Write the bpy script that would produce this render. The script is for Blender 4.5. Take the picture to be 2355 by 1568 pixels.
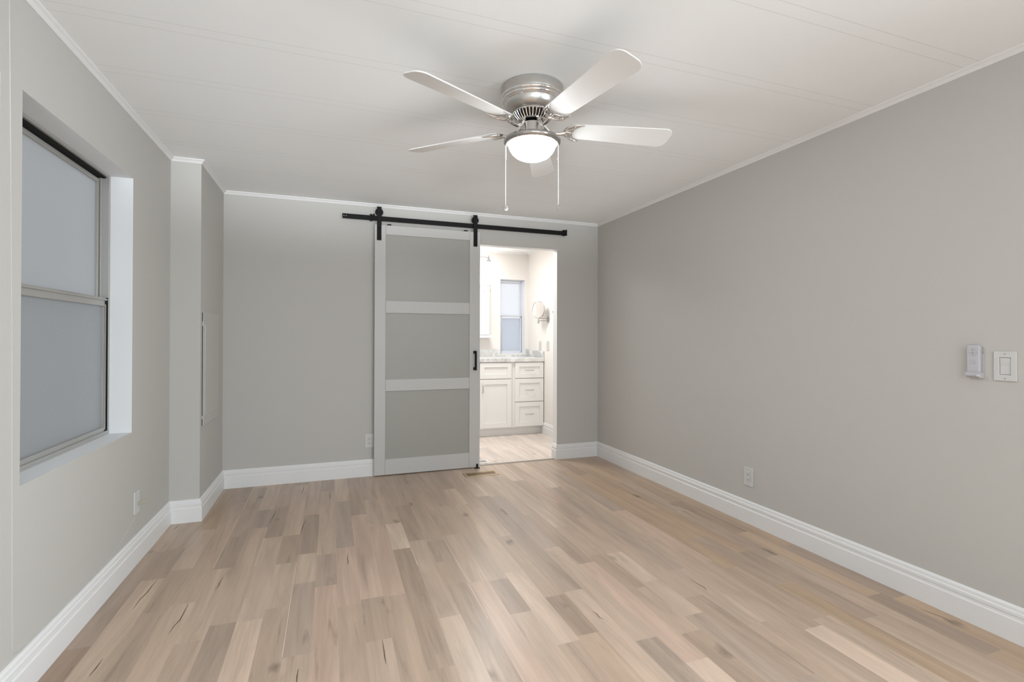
import bpy, bmesh, math, random
from mathutils import Vector, Matrix
PI = math.pi
random.seed(7)
S = bpy.context.scene
COL = S.collection
for o in list(bpy.data.objects):
    bpy.data.objects.remove(o)

# ------------------------------------------------------------------ camera, world, lights, exposure
CH = 1.165
cd = bpy.data.cameras.new('camera'); cam = bpy.data.objects.new('camera', cd); COL.objects.link(cam)
FPX, YAW, PITCH, ROLL = 1151.9, .3474, .0055, .0024
cd.sensor_width = 36; cd.lens = FPX / 2355 * 36
cd.shift_y = -(784 - 768.82) / 2355
cd.clip_start = .02
def _axes():
    s, c = math.sin(YAW), math.cos(YAW)
    r = Vector((c, -s, 0)); d = Vector((s, c, 0)); u = Vector((0, 0, 1))
    sp, cp = math.sin(PITCH), math.cos(PITCH)
    d2 = d * cp + u * sp; u2 = u * cp - d * sp
    sr, cr = math.sin(ROLL), math.cos(ROLL)
    return r * cr + u2 * sr, d2, u2 * cr - r * sr
_r, _d, _u = _axes()
cam.matrix_world = Matrix(((_r.x, _u.x, -_d.x, 0), (_r.y, _u.y, -_d.y, 0), (_r.z, _u.z, -_d.z, CH), (0, 0, 0, 1)))
S.camera = cam

S.view_settings.view_transform = 'Standard'
S.view_settings.look = 'None'
S.view_settings.gamma = 1
S.view_settings.use_curve_mapping = False
S.view_settings.exposure = .87

wd = bpy.data.worlds.new('sky'); S.world = wd; wd.use_nodes = True
bg = wd.node_tree.nodes['Background']
bg.inputs[0].default_value = (.92, .95, 1.0, 1)
bg.inputs[1].default_value = .68

def area(name, loc, rot, sx, sy, power, color=(1, 1, 1)):
    l = bpy.data.lights.new(name, 'AREA'); l.shape = 'RECTANGLE'; l.size = sx; l.size_y = sy
    l.energy = power; l.color = color
    o = bpy.data.objects.new(name, l); o.location = loc; o.rotation_euler = rot; COL.objects.link(o)
    return o
# added fill lamp behind an opening in the unseen rear wall
area('rear_fill', (.35, -1.95, 1.35), (PI / 2 - .12, 0, 0), 1.9, 1.7, 16, (.83, .93, 1.0))
# the photographer's flash bounced off the ceiling behind the camera
area('bounce_flash', (.6, -.45, 1.75), (PI, 0, 0), .6, .6, 2.2, (.83, .93, 1.0))
# added fill lamp outside an opening cut for it in the right wall
area('side_fill', (2.70, -.72, 1.40), (PI / 2 - .38, 0, PI / 2 - .28), .95, 1.2, 50, (.83, .93, 1.0)).data.spread = math.radians(145)
# two added fill spots raking along the ceiling to brighten its far end
def spot(name, loc, aim, half, wide, power, color):
    l = bpy.data.lights.new(name, 'SPOT'); l.spot_size = 2 * math.radians(half); l.spot_blend = 1; l.energy = power; l.color = color; l.shadow_soft_size = .3
    o = bpy.data.objects.new(name, l); COL.objects.link(o); o.location = loc
    q = (Vector(aim) - Vector(loc)).to_track_quat('-Z', 'Y'); o.rotation_euler = q.to_euler(); o.scale = (wide, 1, 1)
    return o
spot('ceiling_fill', (-.55, -.7, 1.50), (0, 3.75, 2.283), 4.6, 4.2, 310, (.88, .95, 1.0))
spot('ceiling_fill', (2.1, -.7, 1.50), (1.65, 3.75, 2.283), 4.6, 3.6, 200, (.88, .95, 1.0))
# added fill light under the bathroom ceiling, without a fixture
area('bathroom_fill', (1.55, 5.15, 2.283 - .02), (0, 0, 0), .45, .45, 13.5, (.92, .97, 1.0))

# ------------------------------------------------------------------ room numbers (metres)
R, L1, L2, D, D1, YB = 2.4793, .9414, .7755, 4.3619, 3.6571, -1.6
CE = 2.283
BX0, BY1, BZ = .75, 6.20, -.022        # bathroom: left side, far wall, floor height
DW0, DW1, DH = 1.20, 2.037, 2.004      # doorway

# ------------------------------------------------------------------ materials
MATS = {}
def srgb(r, g, b):
    f = lambda c: c / 12.92 if c <= .04045 else ((c + .055) / 1.055) ** 2.4
    return (f(r / 255), f(g / 255), f(b / 255), 1)
def mat(name, col, rough=.5, metal=0, bump=0, bscale=200, spec=.5, var=0, vscale=3, emit=None, aniso=0, coat=0):
    m = bpy.data.materials.new(name); m.use_nodes = True; MATS[name] = m
    nt = m.node_tree; b = nt.nodes['Principled BSDF']
    b.inputs['Base Color'].default_value = col
    b.inputs['Roughness'].default_value = rough
    b.inputs['Metallic'].default_value = metal
    b.inputs['Specular IOR Level'].default_value = spec
    if coat: b.inputs['Coat Weight'].default_value = coat; b.inputs['Coat Roughness'].default_value = .1
    tc = nt.nodes.new('ShaderNodeTexCoord')
    if var:
        n = nt.nodes.new('ShaderNodeTexNoise'); n.inputs['Scale'].default_value = vscale; n.inputs['Detail'].default_value = 4
        mx = nt.nodes.new('ShaderNodeMix'); mx.data_type = 'RGBA'
        mx.inputs['A'].default_value = tuple(c * (1 - var) for c in col[:3]) + (1,)
        mx.inputs['B'].default_value = tuple(min(1, c * (1 + var)) for c in col[:3]) + (1,)
        nt.links.new(tc.outputs['Object'], n.inputs['Vector']); nt.links.new(n.outputs['Fac'], mx.inputs['Factor'])
        nt.links.new(mx.outputs['Result'], b.inputs['Base Color'])
    if bump:
        n = nt.nodes.new('ShaderNodeTexNoise'); n.inputs['Scale'].default_value = bscale; n.inputs['Detail'].default_value = 3
        bp = nt.nodes.new('ShaderNodeBump'); bp.inputs['Strength'].default_value = bump; bp.inputs['Distance'].default_value = .002
        nt.links.new(tc.outputs['Object'], n.inputs['Vector']); nt.links.new(n.outputs['Fac'], bp.inputs['Height'])
        nt.links.new(bp.outputs['Normal'], b.inputs['Normal'])
    if emit:
        b.inputs['Emission Color'].default_value = emit[0]; b.inputs['Emission Strength'].default_value = emit[1]
    return m
WALL = mat('wall_paint', srgb(194, 191, 186), .75, bump=.12, bscale=140, spec=.25, var=.012, vscale=1.5)
RETURN = mat('white_return_paint', srgb(228, 229, 230), .6, spec=.3)
CEIL = mat('ceiling_paint', srgb(247, 248, 248), .85, bump=.08, bscale=90, spec=.2, var=.01)
SEAM = mat('ceiling_seam_filler', srgb(228, 227, 226), .85)
TRIM = mat('white_trim_paint', srgb(231, 230, 229), .4, spec=.45)
DOORP = mat('door_paint', srgb(198, 196, 193), .45, spec=.45, bump=.05, bscale=60)
DGLASS = mat('frosted_door_panel', srgb(165, 163, 156), .38, spec=.5, var=.02, vscale=4)
BLACK = mat('black_powder_coat', (.004, .0037, .0034, 1), .55, spec=.22, bump=.1, bscale=400)
GAP = mat('dark_gasket_and_shade', (.01, .01, .01, 1), .8, spec=.2)
CHROME = mat('polished_chrome', (.82, .80, .78, 1), .07, 1)
NICKEL = mat('brushed_nickel', (.60, .58, .555, 1), .32, 1)
DARKMETAL = mat('dark_motor', (.03, .028, .026, 1), .35, .6)
BLADE = mat('white_fan_blade', srgb(226, 224, 221), .45, spec=.25)
RINGP = mat('pearl_grey_ring', (.46, .44, .42, 1), .13, .95)
BOWL = mat('lit_glass_bowl', (.95, .94, .9, 1), .3, emit=((.90, .955, 1.0, 1), 46))
SHADE = mat('lit_glass_shade', (.95, .94, .9, 1), .3, emit=((1, .975, .94, 1), 3.3))
PLASTIC = mat('white_plastic', srgb(207, 206, 204), .35, spec=.5)
PLASTIC2 = mat('pale_lilac_plastic', srgb(191, 189, 194), .4, spec=.5)
SLOT = mat('dark_slot', (.05, .048, .045, 1), .7)
PANELM = mat('painted_panel', srgb(196, 193, 188), .55, spec=.4)
ALU = mat('window_aluminium', srgb(176, 174, 170), .38, .35, spec=.5)
REG = mat('tan_metal_register', srgb(196, 170, 135), .4, .25)
REGDARK = mat('register_duct', srgb(62, 40, 28), .7)
WREG = mat('white_metal_register', srgb(235, 232, 228), .4)
CABLEM = mat('khaki_cable', srgb(168, 166, 140), .5)
CABW = mat('white_cabinet_paint', srgb(236, 234, 230), .4, spec=.45)
BWALL = mat('bathroom_paint', srgb(232, 226, 220), .7, spec=.25)
MIRROR = mat('mirror_glass', (.86, .85, .84, 1), .03, 1)
HOOKM = mat('satin_nickel', (.45, .44, .43, 1), .3, 1)
THRESH = mat('grey_threshold', srgb(150, 138, 128), .5)
EXTW = mat('outside_wall', srgb(190, 190, 188), .8)

def marble():
    m = mat('grey_marble', srgb(215, 213, 210), .2)
    nt = m.node_tree; b = nt.nodes['Principled BSDF']
    tc = nt.nodes.new('ShaderNodeTexCoord'); n = nt.nodes.new('ShaderNodeTexNoise')
    n.inputs['Scale'].default_value = 7; n.inputs['Detail'].default_value = 8; n.inputs['Distortion'].default_value = 1.2
    r = nt.nodes.new('ShaderNodeValToRGB'); r.color_ramp.elements[0].position = .38; r.color_ramp.elements[1].position = .62
    r.color_ramp.elements[0].color = srgb(188, 186, 184); r.color_ramp.elements[1].color = srgb(228, 226, 222)
    nt.links.new(tc.outputs['Object'], n.inputs['Vector']); nt.links.new(n.outputs['Fac'], r.inputs['Fac'])
    nt.links.new(r.outputs['Color'], b.inputs['Base Color'])
    return m
MARBLE = marble()

def frosted(name, col, speck=.25, gloss=.12):
    m = bpy.data.materials.new(name); m.use_nodes = True; nt = m.node_tree
    nt.nodes.clear()
    out = nt.nodes.new('ShaderNodeOutputMaterial')
    tr = nt.nodes.new('ShaderNodeBsdfTranslucent'); gl = nt.nodes.new('ShaderNodeBsdfGlossy'); df = nt.nodes.new('ShaderNodeBsdfDiffuse')
    gl.inputs['Roughness'].default_value = .35; gl.inputs['Color'].default_value = (.8, .82, .84, 1)
    df.inputs['Color'].default_value = (.35, .36, .37, 1)
    tc = nt.nodes.new('ShaderNodeTexCoord'); n = nt.nodes.new('ShaderNodeTexNoise')
    n.inputs['Scale'].default_value = 260; n.inputs['Detail'].default_value = 3
    mx = nt.nodes.new('ShaderNodeMix'); mx.data_type = 'RGBA'
    mx.inputs['A'].default_value = tuple(c * (1 - speck) for c in col) + (1,)
    mx.inputs['B'].default_value = tuple(min(1, c * (1 + speck)) for c in col) + (1,)
    nt.links.new(tc.outputs['Object'], n.inputs['Vector']); nt.links.new(n.outputs['Fac'], mx.inputs['Factor'])
    nt.links.new(mx.outputs['Result'], tr.inputs['Color'])
    a = nt.nodes.new('ShaderNodeMixShader'); a.inputs[0].default_value = .2
    nt.links.new(tr.outputs[0], a.inputs[1]); nt.links.new(df.outputs[0], a.inputs[2])
    b = nt.nodes.new('ShaderNodeMixShader'); b.inputs[0].default_value = gloss
    nt.links.new(a.outputs[0], b.inputs[1]); nt.links.new(gl.outputs[0], b.inputs[2])
    nt.links.new(b.outputs[0], out.inputs[0])
    return m
def clear(name):
    m = bpy.data.materials.new(name); m.use_nodes = True; nt = m.node_tree; nt.nodes.clear()
    out = nt.nodes.new('ShaderNodeOutputMaterial'); t = nt.nodes.new('ShaderNodeBsdfTransparent'); g = nt.nodes.new('ShaderNodeBsdfGlossy')
    g.inputs['Roughness'].default_value = .05
    x = nt.nodes.new('ShaderNodeMixShader'); x.inputs[0].default_value = .05
    nt.links.new(t.outputs[0], x.inputs[1]); nt.links.new(g.outputs[0], x.inputs[2]); nt.links.new(x.outputs[0], out.inputs[0])
    return m
PANE_U = frosted('frosted_pane_upper', (.35, .36, .355))
PANE_L = frosted('frosted_pane_screened', (.26, .27, .268))
PANE_BU = frosted('bathroom_pane_upper', (.93, .93, .93), .03, .04)
PANE_BL = frosted('bathroom_pane_screened', (.62, .66, .72), .04, .04)
CLEAR = clear('clear_glass')

def plank_material():
    m = bpy.data.materials.new('oak_vinyl_plank'); m.use_nodes = True; nt = m.node_tree
    b = nt.nodes['Principled BSDF']; N = nt.nodes.new; K = nt.links.new
    b.inputs['Roughness'].default_value = .36; b.inputs['Specular IOR Level'].default_value = .45
    at = N('ShaderNodeAttribute'); at.attribute_name = 'plank'
    rn = N('ShaderNodeAttribute'); rn.attribute_name = 'rnd'
    tc = N('ShaderNodeTexCoord'); sp = N('ShaderNodeSeparateXYZ'); K(tc.outputs['Object'], sp.inputs[0])
    def vec(kx, ky, kr):
        a = N('ShaderNodeMath'); a.operation = 'MULTIPLY'; a.inputs[1].default_value = kx; K(sp.outputs['X'], a.inputs[0])
        c = N('ShaderNodeMath'); c.operation = 'MULTIPLY'; c.inputs[1].default_value = ky; K(sp.outputs['Y'], c.inputs[0])
        d = N('ShaderNodeMath'); d.operation = 'MULTIPLY'; d.inputs[1].default_value = kr; K(rn.outputs['Fac'], d.inputs[0])
        o = N('ShaderNodeCombineXYZ'); K(a.outputs[0], o.inputs[0]); K(c.outputs[0], o.inputs[1]); K(d.outputs[0], o.inputs[2])
        return o.outputs[0]
    def noise(v, det, rough=.55, dist=0):
        n = N('ShaderNodeTexNoise'); n.inputs['Scale'].default_value = 1; n.inputs['Detail'].default_value = det
        n.inputs['Roughness'].default_value = rough; n.inputs['Distortion'].default_value = dist; K(v, n.inputs['Vector']); return n.outputs['Fac']
    def ramp(f, p0, c0, p1, c1):
        r = N('ShaderNodeMapRange'); r.inputs[1].default_value = p0; r.inputs[2].default_value = p1
        r.inputs[3].default_value = c0; r.inputs[4].default_value = c1; K(f, r.inputs[0]); return r.outputs[0]
    def mul(x, y):
        a = N('ShaderNodeMath'); a.operation = 'MULTIPLY'; K(x, a.inputs[0]); K(y, a.inputs[1]); return a.outputs[0]
    fine = ramp(noise(vec(120, 3.5, 60), 4), .3, .955, .7, 1.045)
    broad = ramp(noise(vec(15, 1.3, 41), 4, .55, .9), .3, .83, .7, 1.14)
    streak = ramp(noise(vec(30, 1.9, 23), 4, .6, .8), .60, 1.0, .76, .70)
    v = N('ShaderNodeTexVoronoi'); v.inputs['Scale'].default_value = 1; v.inputs['Randomness'].default_value = 1
    dn = N('ShaderNodeTexNoise'); dn.inputs['Scale'].default_value = 1; dn.inputs['Detail'].default_value = 3; K(vec(28, 14, 9), dn.inputs['Vector'])
    dv = N('ShaderNodeVectorMath'); dv.operation = 'SCALE'; dv.inputs['Scale'].default_value = .28; K(dn.outputs['Color'], dv.inputs[0])
    da = N('ShaderNodeVectorMath'); da.operation = 'ADD'; K(vec(7, 3.6, 31), da.inputs[0]); K(dv.outputs[0], da.inputs[1])
    K(da.outputs[0], v.inputs['Vector'])
    sel = N('ShaderNodeSeparateColor'); K(v.outputs['Color'], sel.inputs[0])
    on = ramp(sel.outputs[0], .72, 0, .74, 1)
    kd = ramp(v.outputs['Distance'], .02, .50, .20, 0)
    kn = N('ShaderNodeMath'); kn.operation = 'MULTIPLY'; K(on, kn.inputs[0]); K(kd, kn.inputs[1])
    kk = N('ShaderNodeMath'); kk.operation = 'SUBTRACT'; kk.inputs[0].default_value = 1; K(kn.outputs[0], kk.inputs[1])
    f = mul(mul(fine, broad), mul(streak, kk.outputs[0]))
    mx = N('ShaderNodeVectorMath'); mx.operation = 'SCALE'; K(at.outputs['Color'], mx.inputs[0]); K(f, mx.inputs['Scale'])
    K(mx.outputs[0], b.inputs['Base Color'])
    rr = ramp(noise(vec(50, 1.6, 12), 3), .3, .28, .7, .34); K(rr, b.inputs['Roughness'])
    bp = N('ShaderNodeBump'); bp.inputs['Strength'].default_value = .25; bp.inputs['Distance'].default_value = .0012
    K(noise(vec(90, 6, 60), 4), bp.inputs['Height']); K(bp.outputs[0], b.inputs['Normal'])
    return m
PLANK = plank_material()
CRACK = mat('plank_crack', srgb(92, 78, 66), .6)
GROOVE = mat('plank_bevel', srgb(226, 204, 182), .4)

# ------------------------------------------------------------------ mesh helpers
class MB:
    def __init__(s): s.v = []; s.f = []; s.mi = []
    def add(s, vs, fs, mi=0):
        n = len(s.v); s.v += [Vector(p) for p in vs]; s.f += [tuple(i + n for i in f) for f in fs]; s.mi += [mi] * len(fs); return s
    def quad(s, a, b, c, d, mi=0): return s.add([a, b, c, d], [(0, 1, 2, 3)], mi)
    def box(s, x0, x1, y0, y1, z0, z1, mi=0, M=None):
        vs = [Vector(p) for p in ((x0, y0, z0), (x1, y0, z0), (x1, y1, z0), (x0, y1, z0), (x0, y0, z1), (x1, y0, z1), (x1, y1, z1), (x0, y1, z1))]
        if M: vs = [M @ p for p in vs]
        return s.add(vs, [(3, 2, 1, 0), (4, 5, 6, 7), (0, 1, 5, 4), (1, 2, 6, 5), (2, 3, 7, 6), (3, 0, 4, 7)], mi)
    def prism(s, poly, y0, y1, plane='xz', mi=0, M=None):
        n = len(poly)
        def P(a, b, t): return {'xz': Vector((a, t, b)), 'xy': Vector((a, b, t)), 'yz': Vector((t, a, b))}[plane]
        vs = [P(a, b, y0) for a, b in poly] + [P(a, b, y1) for a, b in poly]
        if M: vs = [M @ p for p in vs]
        fs = [tuple(range(n))[::-1], tuple(range(n, 2 * n))] + [(i, (i + 1) % n, n + (i + 1) % n, n + i) for i in range(n)]
        return s.add(vs, fs, mi)
    def lathe(s, prof, c=(0, 0, 0), seg=64, mi=0, M=None):
        vs = []; fs = []; c = Vector(c)
        for r, z in prof:
            for k in range(seg):
                a = 2 * PI * k / seg; p = Vector((r * math.cos(a), r * math.sin(a), z))
                if M: p = M @ p
                vs.append(p + c)
        for i in range(len(prof) - 1):
            for k in range(seg):
                k2 = (k + 1) % seg; fs.append((i * seg + k, i * seg + k2, (i + 1) * seg + k2, (i + 1) * seg + k))
        if prof[0][0] > 1e-6: fs.append(tuple(range(seg))[::-1])
        if prof[-1][0] > 1e-6: fs.append(tuple(range((len(prof) - 1) * seg, len(prof) * seg)))
        return s.add(vs, fs, mi)
    def tube(s, pts, rad, seg=10, mi=0):
        pts = [Vector(p) for p in pts]; n = len(pts)
        rs = rad if isinstance(rad, (list, tuple)) else [rad] * n
        vs = []; fs = []; up = None
        for i, p in enumerate(pts):
            t = (pts[min(i + 1, n - 1)] - pts[max(i - 1, 0)]).normalized()
            if up is None: up = t.orthogonal().normalized()
            up = (up - t * up.dot(t)).normalized(); w = t.cross(up)
            for k in range(seg):
                a = 2 * PI * k / seg; vs.append(p + (up * math.cos(a) + w * math.sin(a)) * rs[i])
        for i in range(n - 1):
            for k in range(seg):
                k2 = (k + 1) % seg; fs.append((i * seg + k, i * seg + k2, (i + 1) * seg + k2, (i + 1) * seg + k))
        fs.append(tuple(range(seg))[::-1]); fs.append(tuple(range((n - 1) * seg, n * seg)))
        return s.add(vs, fs, mi)
    def ball(s, c, r, seg=12, rings=8, mi=0):
        prof = [(max(1e-7, r * math.sin(PI * i / rings)), -r * math.cos(PI * i / rings)) for i in range(rings + 1)]
        return s.lathe(prof, c, seg, mi)

WL = {}
def obj(name, mb, mats, parent=None, smooth=False, bevel=0, segs=2, label=None, fixn=True):
    me = bpy.data.meshes.new(name)
    off = WL.get(parent.name, Vector((0, 0, 0))) if parent else Vector((0, 0, 0))
    me.from_pydata([tuple(p - off) for p in mb.v], [], mb.f)
    if not isinstance(mats, (list, tuple)): mats = [mats]
    for m in mats: me.materials.append(m)
    for p, i in zip(me.polygons, mb.mi): p.material_index = i
    if fixn:
        bm = bmesh.new(); bm.from_mesh(me); bmesh.ops.remove_doubles(bm, verts=bm.verts, dist=1e-6)
        bmesh.ops.recalc_face_normals(bm, faces=bm.faces); bm.to_mesh(me); bm.free()
    if smooth:
        for p in me.polygons: p.use_smooth = True
        me.set_sharp_from_angle(angle=math.radians(smooth if smooth is not True else 38))
    o = bpy.data.objects.new(name, me); COL.objects.link(o)
    if parent: o.parent = parent
    WL[o.name] = off
    if bevel:
        b = o.modifiers.new('bevel', 'BEVEL'); b.width = bevel; b.segments = segs; b.limit_method = 'ANGLE'; b.angle_limit = math.radians(40)
    if label: o['label'] = label
    return o
def tag(o, label, cat, group=None):
    o['label'] = label; o['category'] = cat
    if group: o['group'] = group
    return o
def thing(name, label, cat, loc=(0, 0, 0), group=None):
    o = bpy.data.objects.new(name, None); COL.objects.link(o); o.location = loc; o.empty_display_size = .05
    WL[o.name] = Vector(loc)
    if label: tag(o, label, cat, group)
    return o
def struct(name, mb, mats, parent=None, **k):
    o = obj(name, mb, mats, parent, **k)
    if not parent: o['kind'] = 'structure'
    return o
def dup(root, loc, rot, label=None):
    r = root.copy(); COL.objects.link(r); r.location = loc; r.rotation_euler = rot
    if label: r['label'] = label
    for ch in list(root.children):
        c = ch.copy(); COL.objects.link(c); c.parent = r
        for g in list(ch.children):
            d = g.copy(); COL.objects.link(d); d.parent = c
    return r

# ------------------------------------------------------------------ shell
def wall(name, o, u, n, length, z0, z1, th, holes=(), m=WALL, mret=None):
    """o start point, u direction along, n outward direction; holes (a0,a1,b0,b1)"""
    o = Vector(o); u = Vector(u); n = Vector(n); mb = MB()
    us = sorted({0, length} | {h[0] for h in holes} | {h[1] for h in holes})
    zs = sorted({z0, z1} | {h[2] for h in holes} | {h[3] for h in holes})
    P = lambda a, z, t: o + u * a + n * t + Vector((0, 0, z))
    ish = lambda a, z: any(h[0] < a < h[1] and h[2] < z < h[3] for h in holes)
    for i in range(len(us) - 1):
        for j in range(len(zs) - 1):
            a0, a1, b0, b1 = us[i], us[i + 1], zs[j], zs[j + 1]
            if ish((a0 + a1) / 2, (b0 + b1) / 2): continue
            mb.quad(P(a0, b0, 0), P(a1, b0, 0), P(a1, b1, 0), P(a0, b1, 0))
            mb.quad(P(a0, b0, th), P(a0, b1, th), P(a1, b1, th), P(a1, b0, th), 2)
    for a0, a1, b0, b1 in holes:
        for (p, q) in (((a0, b0), (a0, b1)), ((a0, b1), (a1, b1)), ((a1, b1), (a1, b0)), ((a1, b0), (a0, b0))):
            if p[1] == q[1] == z0: continue
            mb.quad(P(*p, 0), P(*q, 0), P(*q, th), P(*p, th), 1)
    for p, q in (((0, z0), (length, z0)), ((length, z0), (length, z1)), ((length, z1), (0, z1)), ((0, z1), (0, z0))):
        mb.quad(P(*p, 0), P(*q, 0), P(*q, th), P(*p, th), 2)
    return struct(name, mb, [m, mret or m, EXTW], fixn=False)

W1Y0, W1Y1, WZ0, WZ1 = 2.062, 3.030, .680, 1.962
W2Y0, W2Y1 = .977, 1.945
TH = .17
wall('wall_left', (-L1, YB, 0), (0, 1, 0), (-1, 0, 0), D1 - YB, BZ - .03, CE + .03, TH,
     [(W1Y0 - YB, W1Y1 - YB, WZ0, WZ1), (W2Y0 - YB, W2Y1 - YB, WZ0, WZ1)], WALL, RETURN)
wall('wall_jog', (-L1 - TH, D1, 0), (1, 0, 0), (0, 1, 0), L1 - L2 + TH - .0004, BZ - .03, CE + .03, .08)
wall('wall_chase', (-L2, D1 + .0004, 0), (0, 1, 0), (-1, 0, 0), D - D1, BZ - .03, CE + .03, .10)
BT = .085
wall('wall_back', (-L2 - .1, D, 0), (1, 0, 0), (0, 1, 0), R + L2 + .1, BZ - .03, CE + .03, BT,
     [(DW0 + L2 + .1, DW1 + L2 + .1, BZ - .03, DH)], WALL, TRIM)
wall('wall_right', (R, YB, 0), (0, 1, 0), (1, 0, 0), D + BT - YB, BZ - .03, CE + .03, .10, [(.35, 1.40, .70, 2.0)], WALL, RETURN)  # opening behind the camera is added to let the side fill in
wall('wall_rear', (-L1, YB, 0), (1, 0, 0), (0, -1, 0), R + L1, BZ - .03, CE + .03, .10, [(.40, 3.02, .5, 2.15)], WALL, RETURN)  # wide opening is added for the rear fill lamp
# bathroom shell
BWX0, BWX1, BWZ0, BWZ1 = 2.083, 2.425, .945, 1.922
wall('wall_bathroom_far', (BX0, BY1, 0), (1, 0, 0), (0, 1, 0), R - BX0, BZ - .03, CE + .03, .14,
     [(BWX0 - BX0, BWX1 - BX0, BWZ0, BWZ1)], BWALL, RETURN)
wall('wall_bathroom_right', (R, D + BT, 0), (0, 1, 0), (1, 0, 0), BY1 - D - BT, BZ - .03, CE + .03, .10, (), BWALL)
wall('wall_bathroom_left', (BX0, D + BT, 0), (0, 1, 0), (-1, 0, 0), BY1 - D - BT, BZ - .03, CE + .03, .10, (), BWALL)
mb = MB(); mb.quad((BX0, D + BT + .001, BZ), (DW0, D + BT + .001, BZ), (DW0, D + BT + .001, CE), (BX0, D + BT + .001, CE))
mb.quad((DW1, D + BT + .001, BZ), (R, D + BT + .001, BZ), (R, D + BT + .001, CE), (DW1, D + BT + .001, CE))
mb.quad((DW0, D + BT + .001, DH), (DW1, D + BT + .001, DH), (DW1, D + BT + .001, CE), (DW0, D + BT + .001, CE))
struct('wall_bathroom_near', mb, BWALL, fixn=False)

# ceilings, with the flat joint strips of the panels
mb = MB(); mb.box(-L1 - .1, R + .1, YB - .1, D + .02, CE + .0005, CE + .06, 1)
ed = [YB]
for k in range(-7, 7):
    yc = 1.70 + .42 * k
    if YB + .1 < yc < D - .05: ed += [yc - .027, yc + .027]
ed.append(D)
mb.v = []; mb.f = []; mb.mi = []
mb.box(-L1 - .1, R + .1, YB - .1, D + .02, CE + .002, CE + .06)
for i in range(len(ed) - 1):
    a, b = ed[i], ed[i + 1]
    mb.quad((-L1, a + .0012, CE), (-L1, b - .0012, CE), (R, b - .0012, CE), (R, a + .0012, CE))
    if i: mb.quad((-L1, a - .0012, CE), (-L1, a + .0012, CE), (R, a + .0012, CE), (R, a - .0012, CE), 1)
struct('ceiling', mb, [CEIL, SEAM], fixn=False)
mb = MB(); mb.box(BX0 - .1, R + .1, D + .02, BY1 + .1, CE, CE + .06)
struct('ceiling_bathroom', mb, CEIL)

# ------------------------------------------------------------------ plank floor
def tone(r, g, b, k=.845):
    c = srgb(r, g * .98, b * .96); return tuple(min(.95, x / k) for x in c[:3])
T = {'V': tone(191, 172, 156), 'L': tone(180, 161, 145), 'P': tone(181, 159, 144), 'Z': tone(206, 196, 189), 'Y': tone(199, 187, 179), 'M': tone(172, 153, 137), 'W': tone(170, 148, 126),
     'D': tone(161, 143, 128), 'G': tone(163, 147, 134), 'B': tone(152, 131, 114)}  # W: tan boards, with the warm light by the right wall mixed in
PW, PX0 = .0972, -.55
_M = (_r, _d, _u)
def onfloor(u, v):
    a, b = (u - 1177.5) / FPX, -(v - 768.82) / FPX
    d = _r * a + _d + _u * b
    t = -CH / d.z
    return d.x * t, d.y * t
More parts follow.
